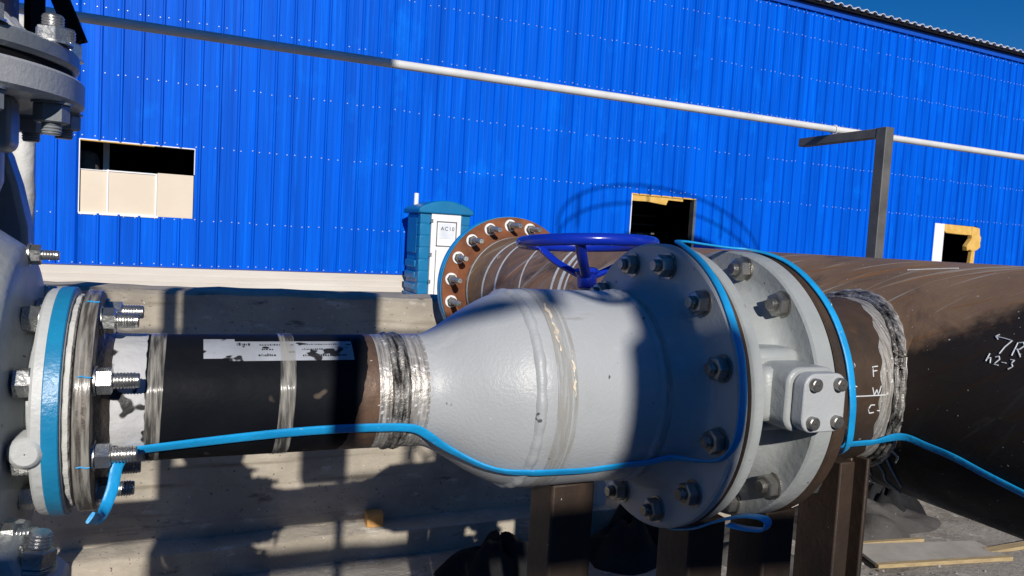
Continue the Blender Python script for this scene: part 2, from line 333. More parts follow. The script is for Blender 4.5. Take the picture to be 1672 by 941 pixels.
# ------------------------------------------------------------ warehouse
BA = R(2.3); BD = 17.8
BN = Vector((-sin(BA), cos(BA), 0)); BT = Vector((cos(BA), sin(BA), 0))
def bp(t, z, out=0.0): return BN*(BD-out) + BT*t + Vector((0,0,z))
WIN = [(-1.27,.885,.012,1.50), (12.15,14.39,-.30,1.42), (24.98,27.30,-.45,1.355)]
BASE, EAVE, T0, T1, PITCH = -1.035, 7.62, -9.0, 52.0, .38
def bbox(mb, t0, t1, z0, z1, o0, o1, mi=0):
    vs = [bp(t,z,o) for o in (o0,o1) for z in (z0,z1) for t in (t0,t1)]
    mb.add(vs, [(0,1,3,2),(4,6,7,5),(0,4,5,1),(2,3,7,6),(0,2,6,4),(1,5,7,3)], None, mi)
def warehouse():
    root = thing('warehouse', bp(20, YZ), 'long bright blue warehouse clad in vertical ribbed steel sheets', 'building')
    rnd = random.Random(11)
    pts = []
    t = T0 + ((-1.296 - T0) % PITCH) - PITCH
    k = 0
    while t < T1:
        o = rnd.uniform(-.004, .004)
        pts += [(t-.036,o),(t-.018,.045),(t+.012,.045),(t+.034,o),(t+.11,o),(t+.118,o+.003),(t+.150,o+.003),(t+.158,o),(t+.215,o),(t+.223,o+.003),(t+.255,o+.003),(t+.263,o)]
        t += PITCH; k += 1
    for w in WIN:
        for e in w[:2]:
            pts = [p for p in pts if abs(p[0]-e) > .02]; pts.append((e, 0))
    pts.sort()
    mb = MB()
    for (a,oa), (b,ob) in zip(pts, pts[1:]):
        m = (a+b)/2; zs = [(BASE, EAVE)]
        for w in WIN:
            if w[0] < m < w[1]: zs = [(BASE, w[2]), (w[3], EAVE)]
        for z0, z1 in zs:
            mb.add([bp(a,z0,oa), bp(b,z0,ob), bp(b,z1,ob), bp(a,z1,oa)], [(0,1,2,3)])
    # screws, two beside each rib in every row
    t = T0 + ((-1.296 - T0) % PITCH)
    while t < 40:
        for z in (-1.0, .0-.02, 1.56, 2.86, 4.15, 5.45, 6.7, 7.4):
            for dt in (-.075, .075):
                if any(w[0]-.02 < t+dt < w[1]+.02 and w[2]-.0 < z < w[3]+.0 for w in WIN): continue
                if rnd.random() < .12: continue
                tt = t+dt+rnd.uniform(-.012,.012); zz = z+rnd.uniform(-.02,.02); r = .0155
                vs = [bp(tt+r*cos(q*PI/3), zz+r*sin(q*PI/3), .004) for q in range(6)] + [bp(tt+.6*r*cos(q*PI/3), zz+.6*r*sin(q*PI/3), .016) for q in range(6)]
                mb.add(vs, [(q,(q+1)%6,6+(q+1)%6,6+q) for q in range(6)] + [range(6,12)], None, 1)
        t += PITCH
    obj('cladding', mb, ['cladding', 'screw'], root, smooth=0)
    # sill lip at the foot, plinth with ledges
    mb = MB(); bbox(mb, T0, T1, BASE-.02, BASE, -.1, .05); obj('drip_flashing', mb, 'blue_trim', root)
    mb = MB(); bbox(mb, T0, T1, YZ-.3, BASE-.02, -.25, .02); bbox(mb, T0, T1, YZ-.3, BASE-.20, .02, .07); bbox(mb, T0, T1, YZ-.3, BASE-.33, .07, .12)
    obj('plinth', mb, 'plinth', root)
    # body behind the cladding (a shell: back, ends, ceiling, floor)
    mb = MB()
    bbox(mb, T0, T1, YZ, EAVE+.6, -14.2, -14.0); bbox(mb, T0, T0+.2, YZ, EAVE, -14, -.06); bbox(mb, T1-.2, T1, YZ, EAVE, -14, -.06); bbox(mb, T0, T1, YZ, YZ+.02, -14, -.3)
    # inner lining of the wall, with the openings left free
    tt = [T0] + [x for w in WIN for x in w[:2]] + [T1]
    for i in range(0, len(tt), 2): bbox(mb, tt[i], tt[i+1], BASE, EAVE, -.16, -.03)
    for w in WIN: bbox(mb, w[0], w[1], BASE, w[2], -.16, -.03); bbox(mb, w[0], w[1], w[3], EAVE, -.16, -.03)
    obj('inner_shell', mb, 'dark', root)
    # roof: ribbed sheet with a fascia, thin sheet rising behind the eave
    mb = MB(); t = T0; prof = []
    while t < T1:
        prof += [(t,0),(t+.05,.055),(t+.12,.078),(t+.19,.055),(t+.24,0)]; t += PITCH
    for (a,ha), (b,hb) in zip(prof, prof[1:]):
        q = [bp(a,EAVE+.15+ha,.30), bp(b,EAVE+.15+hb,.30), bp(b,EAVE+1.8+hb,-14.3), bp(a,EAVE+1.8+ha,-14.3)]
        q2 = [x - Vector((0,0,.022)) for x in q]
        mb.add(q+q2, [(0,1,2,3),(7,6,5,4),(0,4,5,1)])
    obj('roof', mb, 'roof', root, smooth=0)
    mb = MB(); bbox(mb, T0, T1, EAVE+.05, EAVE+.145, -.4, .22); obj('eave_gap', mb, 'black', root)
    mb = MB(); bbox(mb, T0, T1, EAVE-.10, EAVE+.05, -.06, .075); bbox(mb, T0, T1, EAVE-.13, EAVE-.1, .04, .085); obj('fascia', mb, 'blue_trim', root)
    # window openings
    w = WIN[0]
    f = MB(); bbox(f, w[0], w[1], w[3]-.014, w[3]+.006, -.16, .02, 1); bbox(f, w[0], .1, w[3]-.03, w[3]-.014, -.16, .012, 0); bbox(f, w[0]-.008, w[0]+.010, w[2], w[3], -.16, .02, 1)
    bbox(f, w[1]-.008, w[1]+.006, .95, w[3], -.16, .015, 1); bbox(f, w[0], .2, w[2]-.03, w[2]+.012, -.16, .025, 1)
    fr = obj('window', f, ['foam', 'white'], root, label='wide opening with three beige boards in its lower part')
    b = MB(); bbox(b, -1.25, -.78, .012, .885, -.10, -.06); obj('board', b, 'board', fr)
    b = MB(); bbox(b, -.74, .13, .035, .885, -.08, -.035); obj('board', b, 'board', fr)
    b = MB(); bbox(b, .17, .872, .012, .93, -.07, -.02); obj('board', b, 'board', fr)
    b = MB()
    bbox(b, -.775, -.74, .02, .92, -.09, -.012); bbox(b, .13, .165, .02, .91, -.09, -.012); bbox(b, -.74, .13, .885, .912, -.09, -.012); bbox(b, -.74, .13, .012, .035, -.09, -.012)
    bbox(b, -1.26, -.775, .885, .90, -.11, -.04)
    obj('board_frame', b, 'white', fr)
    b = MB(); bbox(b, -.90, -.78, YZ+.02, 3.2, -1.25, -1.13); obj('inner_column', b, 'white', fr)
    b = MB(); b.lathe([(0,.001),(0,.26),(.95,.26),(1.1,.21),(1.16,.001)], bp(-1.22,.2,-1.1), 'Z', 24); obj('drum', b, 'post', fr)
    w = WIN[1]
    f = MB(); bbox(f, w[0], w[1], w[3]-.03, w[3]+.008, -.16, .012, 0); bbox(f, w[0]-.01, w[0]+.02, w[2], w[3], -.16, .01, 1); bbox(f, w[1]-.07, w[1]+.015, w[2], w[3]-.05, -.16, .02, 2)
    fr = obj('window', f, ['foam', 'white', 'oldzinc'], root, label='square opening with a torn yellow foam strip under its top edge')
    b = MB(); vs = [(w[0]+.01,1.40),(13.95,1.405),(13.94,1.31),(13.42,1.32),(13.35,1.17),(12.7,1.23),(w[0]+.01,1.22)]
    b.add([bp(t,z,-.02) for t,z in vs]+[bp(t,z,-.14) for t,z in vs], [range(7), range(7,14)] + [(i,(i+1)%7,7+(i+1)%7,7+i) for i in range(7)]); obj('foam_strip', b, 'foam', fr)
    b = MB(); bbox(b, 12.3, 12.85, -.3, .16, -.5, -.2); bbox(b, 12.95, 13.25, -.3, .13, -.5, -.25); obj('white_crate', b, 'white', fr, bevel=.04)
    b = MB()
    for z in (.35,.62,.9): bbox(b, 12.0, 14.6, z, z+.05, -2.3, -2.2)
    obj('inner_rail', b, 'post', fr)
    w = WIN[2]
    f = MB(); bbox(f, w[0]-.01, w[0]+.52, w[2], w[3], -.14, .015, 1)
    fr = obj('window', f, ['foam', 'white'], root, label='small opening edged with ragged yellow foam and a white board')
    def blob(vs, d=.10, name='foam_edge'):
        b = MB(); n = len(vs); b.add([bp(t,z,.03) for t,z in vs]+[bp(t,z,-d) for t,z in vs], [range(n), range(n,2*n)] + [(i,(i+1)%n,n+(i+1)%n,n+i) for i in range(n)]); obj(name, b, 'foam', fr, bevel=.02)
    blob([(25.51,1.35),(27.0,1.34),(27.02,1.02),(26.3,1.02),(25.6,1.04),(25.5,1.1)])
    blob([(27.03,1.35),(27.45,1.3),(27.5,1.05),(27.62,.95),(27.55,.78),(27.6,.62),(27.4,.5),(27.2,.42),(27.0,.5),(26.85,.45),(26.8,.62),(27.05,.9)], .16)
    blob([(27.12,.45),(27.3,.45),(27.28,-.1),(27.45,-.2),(27.45,-.45),(27.0,-.45),(27.05,-.15)], .12)
warehouse()

# ------------------------------------------------------------ portable toilet
def toilet():
    x0, x1, y0, y1, zb = 4.78, 5.92, 16.25, 17.38, -1.47
    r = thing('portable_toilet', ((x0+x1)/2, (y0+y1)/2, zb), 'teal blue portable toilet cabin with a white door', 'toilet cabin')
    b = MB(); b.box((x0+.03,y0+.05,zb+.08), (x1-.03,y1-.02,zb+1.95)); b.box((x0-.02,y0-.03,zb), (x1+.02,y1+.02,zb+.09))
    obj('body', b, 'toilet', r, bevel=.02)
    b = MB()
    for z in (.16,.42,.68): b.prism([(y0+.22,zb+z),(y1-.1,zb+z),(y1-.1,zb+z+.16),(y0+.22,zb+z+.16)], x0-.035, x0+.031, 'X')
    b.box((x0-.012,y0+.25,zb+1.0),(x0+.031,y1-.12,zb+1.88))
    obj('side_panel', b, 'toilet', r, bevel=.03)
    for xa, xb in ((x0-.015,x0+.23),(x1-.2,x1+.015)):
        b = MB(); b.box((xa+.01,y0-.01,zb+.08),(xb-.01,y0+.19,zb+1.94))
        for i in range(7):
            z = zb+.1+i*.262; b.box((xa,y0-.02,z),(xb,y0+.2,z+.25))
        obj('corner_post', b, 'toilet', r, bevel=.02)
    d = MB(); d.box((x0+.24,y0-.045,zb+.05),(x1-.21,y0+.06,zb+1.90)); dr = obj('door', d, 'white', r, bevel=.01)
    b = MB(); zc = zb+1.18
    for lo, hi in (((x0+.36,zc),(x1-.31,zc+.02)), ((x0+.36,zc+.54),(x1-.31,zc+.56)), ((x0+.36,zc),(x0+.38,zc+.55)), ((x1-.33,zc),(x1-.31,zc+.55))):
        b.box((lo[0],y0-.06,lo[1]),(hi[0],y0-.044,hi[1]))
    b.box((x0+.36,y0-.055,zb+.1),(x0+.375,y0-.044,zb+1.1)); obj('door_trim', b, 'post', dr)
    b = MB(); b.box((x0+.41,y0-.052,zc+.18),(x1-.37,y0-.044,zc+.51)); obj('notice', b, 'paper', dr)
    cu = bpy.data.curves.new('t', 'FONT'); cu.body = 'AC10'; cu.size = .12; cu.extrude = .002; cu.space_character = 1.2
    to = bpy.data.objects.new('t', cu); C.objects.link(to); dg = bpy.context.evaluated_depsgraph_get()
    me = bpy.data.meshes.new_from_object(to.evaluated_get(dg)); bpy.data.objects.remove(to)
    mx = Matrix.Translation(Vector((x0+.455, y0-.056, zc+.36)) - r.location) @ Matrix.Rotation(PI/2, 4, 'X'); me.transform(mx)
    me.materials.clear(); me.materials.append(M['ink'])
    lo = bpy.data.objects.new('lettering', me); C.objects.link(lo); lo.parent = dr
    for z in (.35,.95,1.7):
        b = MB(); b.box((x0+.22,y0-.07,zb+z),(x0+.27,y0-.02,zb+z+.08)); obj('hinge', b, 'zinc', r)
    # arched roof
    b = MB(); n = 14; pr = []
    for i in range(n+1):
        u = i/n; pr.append((x0-.07+(x1-x0+.14)*u, zb+2.0+.20*sin(PI*u)**.8))
    poly = [(x0-.07,zb+1.90)] + pr + [(x1+.07,zb+1.90)]
    b.prism(poly, y0-.10, y1+.08, 'Y'); obj('roof', b, 'toilet', r, bevel=.03)
    b = MB(); b.lathe([(0,.055),(.42,.055),(.43,.001)], (x0+.16,y1-.15,zb+1.95), 'Z', 14); obj('vent_pipe', b, 'white', r)
toilet()

# ------------------------------------------------------------ concrete wall, kerb
def concrete():
    r = thing('concrete_wall', (2, 4.6, GZ), 'weathered beige concrete retaining wall behind the black pipe', 'wall')
    b = MB(); rnd = random.Random(5); xs = [-7+.12*i for i in range(150)]; zz = [GZ-.1,-1.8,-1.5,-1.2,-.9,-.66,-.62,-.52,-.41]
    vs, fs = [], []; n = len(zz)+3
    for x in xs:
        d = rnd.uniform(-.008,.008); dz = rnd.uniform(-.006,.006)-.012*x
        for z in zz:
            vs.append((x, 4.5+rnd.uniform(-.004,.004)+d*.4-(.014 if z < -.63 else 0), z + (dz if z > -.6 else 0)))
        vs += [(x, 4.53, -.392+dz), (x, 4.84, -.392+dz), (x, 4.86, GZ-.1)]
    for i in range(len(xs)-1):
        for k in range(n-1): fs.append((i*n+k, (i+1)*n+k, (i+1)*n+k+1, i*n+k+1))
    b.add(vs, fs); obj('wall_face', b, 'concrete', r, smooth=30)
    b = MB(); vs, fs = [], []
    for x in xs:
        q = rnd.uniform(-.008,.008); vs += [(x,4.33+q,GZ-.1),(x,4.33+q*.6,-1.80),(x,4.35+q,-1.786),(x,4.50,-1.775+q)]
    for i in range(len(xs)-1):
        for k in range(3): fs.append((i*4+k,(i+1)*4+k,(i+1)*4+k+1,i*4+k+1))
    b.add(vs, fs); obj('footing_ledge', b, 'concrete', r, smooth=30)
    b = MB(); b.box((2.62,4.38,-1.95),(2.70,4.5,-.46)); obj('pilaster', b, 'plinth', r, bevel=.01)
    b = MB(); b.box((1.05,4.385,-1.785),(1.15,4.47,-1.70)); o = obj('wood_block', b, 'brick', loc=(1.1,4.43,-1.785), bevel=.006)
    tag(o, 'small orange block sitting on the concrete footing ledge', 'block')
concrete()

# ------------------------------------------------------------ rail and its post
def rail():
    b = MB(); b.tube([(-2.6,3.9,.862),(9.0,3.9,.832)], .0225, 16)
    o = obj('overhead_rail', b, 'rail', loc=(3,3.9,.85)); tag(o, 'long thin white pipe running along in front of the blue wall', 'pipe')
    r = thing('support_post', (4.0,3.5,GZ), 'grey square steel post with a side arm carrying the thin white pipe', 'post')
    b = MB(); b.box((3.965,3.465,GZ),(4.035,3.54,.815)); obj('upright', b, 'post', r, bevel=.004)
    b = MB(); b.box((3.967,3.54,.755),(4.033,4.2,.812)); obj('arm', b, 'post', r, bevel=.004)
    b = MB(); p = [(3.985, 3.9+.029*cos(q), .843+.029*sin(q)) for q in [2*PI*k/16 for k in range(16)]]; b.tube(p, .005, 6, closed=True); obj('tie_ring', b, 'white', r)
rail()

# ------------------------------------------------------------ fastener meshes (along +X, x = 0 on the flange face)
def hexlathe(b, h, Rc, mi=0, x0=0):
    c = Rc*.10
    b.lathe([(x0,.001),(x0,Rc*.94),(x0+c*.4,Rc),(x0+h-c,Rc),(x0+h-c*.1,Rc*.86),(x0+h,Rc*.80),(x0+h,.001)], (0,0,0), 'X', 6, mi=mi)
def thread(b, x0, x1, r, p=.0032, mi=0):
    pr = [(x0,r*.9)]; x = x0
    while x < x1-p*1.2: pr += [(x+p*.25,r),(x+p*.5,r),(x+p*.8,r*.88)]; x += p
    pr += [(x1-.002,r*.92),(x1,r*.8),(x1,.0005)]; b.lathe(pr, (0,0,0), 'X', 18, mi=mi)
def nut_mesh(name, Rc, h, r, L, m='zinc', wash=True, p=.0032):
    b = MB(); x = 0
    if wash: b.lathe([(0,.001),(0,Rc*1.13),(.0035,Rc*1.13),(.0035,.001)], (0,0,0), 'X', 28); x = .0035
    hexlathe(b, h, Rc, 0, x); thread(b, x+h, x+h+L, r, p); return b.mesh(name, m, smooth=28)
def head_mesh(name, Rc, h, m='zinc'):
    b = MB(); b.lathe([(0,.001),(0,Rc*1.1),(.003,Rc*1.1),(.003,.001)], (0,0,0), 'X', 24); hexlathe(b, h, Rc, 0, .003); return b.mesh(name, m, smooth=28)
N_BIG = nut_mesh('bolt', .0245, .023, .0135, .013, 'oldzinc')
N_VALVE = nut_mesh('bolt', .0255, .024, .0145, .012, 'oldzinc')
N_LEFT = nut_mesh('bolt', .0208, .021, .0125, .034, 'zinc', p=.0042)
H_LEFT = head_mesh('bolt', .0225, .024, 'zinc')
N_DISC = nut_mesh('bolt', .0165, .016, .0085, .026, 'zinc', p=.0042)
N_BON = nut_mesh('bolt', .0245, .024, .0155, .020, 'zinc', p=.0045)
N_BONL = nut_mesh('bolt', .0245, .027, .0145, .016, 'paint_dark', p=.0045)
H_CAP = nut_mesh('bolt', .0001, .0001, .0115, .012, 'oldzinc', wash=False)
def cap_mesh():
    b = MB(); b.lathe([(0,.001),(0,.0125),(.011,.0125),(.0125,.0105),(.0125,.001)], (0,0,0), 'X', 24); return b.mesh('bolt', 'oldzinc', smooth=30)
H_CAP = cap_mesh()
def ring(b, X0, X1, r0, r1, ch=.002, seg=128, ax='X', org=(0,PY,PZ), mi=0):
    b.lathe([(X0,r0),(X0,r1-ch),(X0+ch,r1),(X1-ch,r1),(X1,r1-ch),(X1,r0)], org, ax, seg, mi=mi)

# ------------------------------------------------------------ gate valve at the left
def gate_valve():
    r = thing('gate_valve', (-.43, PY, GZ), 'large grey gate valve with bolted bonnet flange cut by the left edge', 'valve')
    O = (0,PY,PZ)
    b = MB()
    b.lathe([(-.62,.001),(-.62,.262),(-.60,.27),(-.40,.284),(-.300,.286),(-.288,.284),(-.278,.279),(-.238,.252),(-.231,.244),(-.228,.236),(-.227,.205),(-.226,.175),(-.223,.148),(-.218,.134),(-.21,.128),(-.19,.128)], O, 'X', 128)
    obj('body', b, 'paint_cast', r)
    b = MB()
    b.lathe([(.16,.10),(.255,.10),(.275,.112),(.30,.140),(.325,.158),(.35,.166),(.40,.166),(.44,.168),(.46,.178),(.472,.20)], (-.43,PY,PZ), 'Z', 96)
    obj('neck', b, 'paint_cast', r)
    b = MB(); b.prism([(-.30,.085),(-.245,.085),(-.236,.095),(-.236,.165),(-.30,.165)], PY-.10, PY-.03, 'Y'); obj('rib', b, 'paint_dark', r, bevel=.006)
    b = MB(); b.prism([(-.36,.13),(-.290,.105),(-.283,.08),(-.272,.045),(-.256,-.03),(-.252,-.12),(-.36,-.12)], 1.58, 1.66, 'Y'); obj('shoulder', b, 'paint_dark', r, bevel=.01)
    fl = MB(); fl.lathe([(-.197,.12),(-.197,.178),(-.193,.182),(-.180,.183),(-.160,.183),(-.157,.179),(-.157,.12)], O, 'X', 128); f = obj('flange', fl, 'paint_light', r)
    b = MB(); ring(b, -.1805, -.1585, .182, .1855, .0015); obj('paint_stripe', b, 'tape_pale', f)
    b = MB(); b.lathe([(-.157,.10),(-.157,.170),(-.154,.173),(-.1485,.173),(-.146,.169),(-.146,.10)], O, 'X', 96, wob=lambda a,x: .0012*sin(23*a)+.001*sin(51*a)); obj('gasket', b, 'insul', f)
    b = MB(); b.lathe([(-.020,.001),(-.020,.016),(-.016,.021),(-.008,.024),(.03,.025)], tuple(pt(-.199,-13,.170)), 'Y', 32); obj('lug', b, 'paint_light', f)
    for k in range(8):
        a = 22.5+45*k-.5
        inst('bolt', H_LEFT, f, pt(-.197,a,.15), (-1,0,0), R(17*k))
    for a in (94, 139, 184, -41): inst('bolt', N_DISC, r, pt(-.230,a,.236), (1,0,0), R(a))
    # bonnet flanges
    BO = (-.43,PY,0)
    def disc(z0, z1, rr, m, name):
        b = MB(); b.lathe([(z0,.18),(z0,rr-.006),(z0+.006,rr),(z1-.004,rr),(z1,rr-.004),(z1,.10)], BO, 'Z', 128); return obj(name, b, m, r)
    lf = disc(.165,.208,.276,'paint','bonnet_flange')
    b = MB(); b.lathe([(.207,.20),(.207,.258),(.223,.258),(.223,.2)], BO, 'Z', 96); obj('bonnet_gasket', b, 'black', r)
    uf = disc(.222,.251,.268,'paint_dark','bonnet_cover')
    for k in range(12):
        a = R(-15+30*k); p = Vector((-.43+.249*cos(a), PY+.249*sin(a), 0))
        inst('bolt', N_BON, uf, p+Vector((0,0,.251)), (0,0,1), R(15+11*k)); inst('bolt', N_BONL, lf, p+Vector((0,0,.165)), (0,0,-1), R(20+7*k))
    b = MB(); b.lathe([(.25,.19),(.26,.205),(.275,.196),(.285,.186),(.30,.183),(1.25,.183),(1.25,.001)], BO, 'Z', 64); obj('yoke_tube', b, 'rust', r)
    b = MB(); b.lathe([(.2515,.215),(.258,.212),(.272,.203),(.282,.192),(.292,.185)], BO, 'Z', 64, wob=lambda a,z: .002*sin(40*a)); obj('weld_seam', b, 'insul', r)
    # foot bracket with its bolt
    b = MB(); b.prism([(-.40,GZ),(-.150,GZ),(-.150,-.60),(-.182,-.505),(-.198,-.462),(-.40,-.40)], 1.16, 1.30, 'Y'); ft = obj('foot', b, 'paint_cast', r, bevel=.008)
    b = MB(); b.prism([(-.215,-.62),(-.138,-.62),(-.142,-.515),(-.160,-.497),(-.215,-.488)], 1.13, 1.25, 'Y'); obj('foot_pad', b, 'paint', r, bevel=.006)
    inst('bolt', N_BON, ft, (-.178,1.19,-.492), (.15,0,1), .4)
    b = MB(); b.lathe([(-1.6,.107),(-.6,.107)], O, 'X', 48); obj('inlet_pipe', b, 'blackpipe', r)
gate_valve()

def left_background():
    b = MB(); n = 26
    b.lathe([(GZ+i*(2.75/n),.052) for i in range(n+1)], (-.640,3.8,0), 'Z', 24, wob=lambda a,z: .0025*sin(31*z+2*a)+.002*sin(3*a+17*z))
    o = obj('wrapped_pipe', b, 'insul', loc=(-.64,3.8,GZ)); tag(o, 'white wrapped upright pipe behind the grey gate valve', 'pipe')
    b = MB(); b.box((-.335,2.0,.20),(-.296,2.012,1.6)); b.box((-.335,2.0,.2),(-.323,2.05,1.6))
    o = obj('black_angle', b, 'tarp', loc=(-.315,2.0,.2)); tag(o, 'black upright steel angle behind the rusty stub at top left', 'steel angle')
    # sloping cut angle iron
    b = MB(); d = Vector((-.045,0,.11)).normalized(); w = Vector((d.z,0,-d.x)); p0 = Vector((-.246,2.0,.372))
    vs = []
    for yy in (0,.006):
        for q in (p0, p0+w*.006+d*.003, ): pass
    def quadbox(a, c, y0, y1, L):
        return [a+Vector((0,y0,0)), c+Vector((0,y0,0)), c+d*L+Vector((0,y0,0)), a+d*L+Vector((0,y0,0)), a+Vector((0,y1,0)), c+Vector((0,y1,0)), c+d*L+Vector((0,y1,0)), a+d*L+Vector((0,y1,0))]
    F = [(0,1,2,3),(7,6,5,4),(0,4,5,1),(1,5,6,2),(2,6,7,3),(3,7,4,0)]
    b.add(quadbox(p0, p0+w*.038, 0, .005, 1.1), F); b.add(quadbox(p0+w*.033+d*.0, p0+w*.038, -.03, 0, 1.1), F); b.add(quadbox(p0+w*.012-d*.0, p0+w*.03+d*.004, -.018, -.002, .02), F)
    o = obj('angle_iron', b, 'tarp', loc=p0); tag(o, 'dark sloping angle iron with a cut end hanging at top left', 'steel angle')
left_background()

# ------------------------------------------------------------ pipe spool: flange, black pipe, reducer, flange
def spool():
    r = thing('pipe_spool', (.43, PY, GZ), 'pipe spool with a black pipe swelling into a fat grey reducer and flange', 'pipe')
    O = (0,PY,PZ)
    b = MB(); b.lathe([(-.143,.09),(-.143,.176),(-.139,.180),(-.123,.180),(-.119,.176),(-.119,.139),(-.113,.131),(-.098,.1085),(-.09,.1072)], O, 'X', 128)
    lf = obj('flange', b, 'rust_flange', r, label='left flange of dark bare steel')
    for k in range(8): inst('bolt', N_LEFT, lf, pt(-.119,22.5+45*k-.5,.15), (1,0,0), R(23*k+8))
    b = MB(); ring(b, -.1425, -.1195, .1795, .1812, .0008); obj('clear_tape', b, 'clear', lf)
    for a, ln in ((22,1),(-21.5,1),(68,.6)):
        b = MB(); q = [pt(-.137+.006*i, a+.5*sin(i*2), .1822) for i in range(4)]; b.tube(q, .0012, 6); obj('marker_dash', b, 'tape', lf)
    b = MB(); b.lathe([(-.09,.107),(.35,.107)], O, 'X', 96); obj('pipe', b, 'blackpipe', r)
    b = MB(); b.lathe([(-.0995,.1098),(-.09,.1082),(-.052,.1076),(-.050,.107)], O, 'X', 96, wob=lambda a,x: .0004*sin(19*a)); obj('primer_band', b, 'primer', r)
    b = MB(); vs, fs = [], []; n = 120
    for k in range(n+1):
        a = 360*k/n; x0 = .288+.026*sin(R(a)+.2)+.0008*sin(R(a)*14)+.0006*sin(R(a)*33)  # slanted edge of the rust stands in for a shadow edge across the pipe
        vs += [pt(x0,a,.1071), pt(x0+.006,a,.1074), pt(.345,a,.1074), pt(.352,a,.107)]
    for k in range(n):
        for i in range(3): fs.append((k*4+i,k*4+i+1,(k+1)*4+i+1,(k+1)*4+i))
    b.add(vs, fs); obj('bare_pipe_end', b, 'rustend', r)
    b = MB(); b.lathe([(.328,.1076),(.352,.1077),(.353,.108)], O, 'X', 96); obj('ground_band', b, 'bare', r)
    b = MB(); pr = [(.350,.107),(.353,.1105),(.358,.1115),(.363,.110),(.366,.1085),(.370,.1105),(.376,.112),(.382,.110),(.386,.1078)]
    b.lathe(pr, O, 'X', 160, wob=lambda a,x: .0006*sin(71*a+300*x)+.0005*sin(27*a)); obj('weld_seam', b, 'weld', r)
    b = MB(); b.lathe([(.385,.1077),(.40,.1083),(.421,.1086)], O, 'X', 96, wob=lambda a,x: .0005*sin(33*a)); obj('ground_band', b, 'bare', r)
    # reducer
    xs = [.405,.43,.447,.47,.495,.52,.545,.57,.59,.608,.625,.64,.66,.86]; rs = [.1077,.1092,.1145,.1265,.1425,.1585,.1725,.185,.1925,.1985,.2015,.2025,.203,.203]
    P = catmull([Vector((x,q,0)) for x,q in zip(xs,rs)], 4)
    b = MB(); b.lathe([(p.x,p.y) for p in P], O, 'X', 128); rd = obj('reducer', b, 'paint', r)
    b = MB(); b.lathe([(.594,.193),(.597,.1985),(.603,.2025),(.609,.2025),(.614,.200),(.617,.1985)], O, 'X', 180, wob=lambda a,x: .0007*sin(90*a)+.0007*sin(13*a+2)+.0006*sin(31*a)); obj('weld_seam', b, 'paint', rd)
    for x0, x1, rr in ((.634,.664,.2042), (.668,.676,.2044), (.868,.884,.2062)):
        b = MB(); b.lathe([(x0,rr),((x0+x1)/2,rr+.0006),(x1,rr)], O, 'X', 128, wob=lambda a,x: .0006*sin(9*a+80*x)); obj('clear_tape', b, 'clear', rd)
    rnd = random.Random(4)
    for (xx, a0_, a1_, w0) in ((.646,30,66,.008),(.668,6,30,.005)):
        b = MB(); vs, fs = [], []; n = 70
        for k in range(n+1):
            a = a0_+(a1_-a0_)*k/n; w = w0*max(.05, .6+.45*sin(k*.21+xx*900)+.25*sin(k*.63)+rnd.uniform(-.12,.12)); x = xx+.0015*sin(k*.31)
            vs += [pt(x-w/2,a,.2049), pt(x+w/2,a,.2051)]
        for k in range(n): fs.append((2*k,2*k+1,2*k+3,2*k+2))
        b.add(vs, fs); obj('torn_label', b, 'board', rd)
    b = MB(); b.lathe([(.855,.203),(.859,.2065),(.866,.2075),(.871,.205),(.874,.204)], O, 'X', 160, wob=lambda a,x: .0008*sin(43*a)); obj('weld_seam', b, 'paint', r)
    b = MB(); b.lathe([(.872,.204),(.895,.205),(.912,.2085),(.928,.216),(.942,.226),(.950,.232),(.955,.246),(.955,.307),(.959,.312),(.983,.312),(.986,.308),(.986,.15)], O, 'X', 144)
    rf = obj('flange', b, 'paint', r, label='right flange of the spool, painted grey')
    b = MB(); ring(b, .9755, .9855, .311, .3126, .001); obj('rusty_edge', b, 'rust', rf)
    for k in range(12): inst('bolt', N_BIG, rf, pt(.955,17+30*k,.272), (-1,0,0), R(19*k+5))
    # stickers and tape on the black pipe
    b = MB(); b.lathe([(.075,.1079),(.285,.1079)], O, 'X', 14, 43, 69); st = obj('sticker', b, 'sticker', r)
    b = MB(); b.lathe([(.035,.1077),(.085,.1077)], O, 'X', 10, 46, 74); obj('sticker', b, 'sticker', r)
    rnd = random.Random(9)
    for a0, x0, x1, hh in ((62,.125,.160,2.6),(55.5,.128,.148,2.6),(48,.122,.150,3.2),(63,.196,.262,1.8),(55.5,.196,.236,2.2),(47.5,.196,.272,2.8),(62,.088,.108,5)):
        x = x0; b = MB()
        while x < x1:
            w = rnd.uniform(.0012,.0038); b.lathe([(x,.10812),(x+w,.10812)], O, 'X', 1, a0, a0+hh*rnd.uniform(.6,1)); x += w+rnd.uniform(.0008,.0018)
        obj('print', b, 'ink', st)
    for x0, x1 in ((-.050,-.026),(.155,.181)):
        b = MB(); n = 72; vs, fs = [], []
        for k in range(n+1):
            a = 360*k/n; s_ = .004*sin(R(a))
            for x in (x0, x0*.6+x1*.4, x1): vs.append(pt(x+s_, a, .1084+.0005*sin(R(a)*17+x*400)))
        for k in range(n):
            for i in range(2): fs.append((k*3+i,k*3+i+1,(k+1)*3+i+1,(k+1)*3+i))
        b.add(vs, fs); obj('clear_tape', b, 'clear', r)
spool()

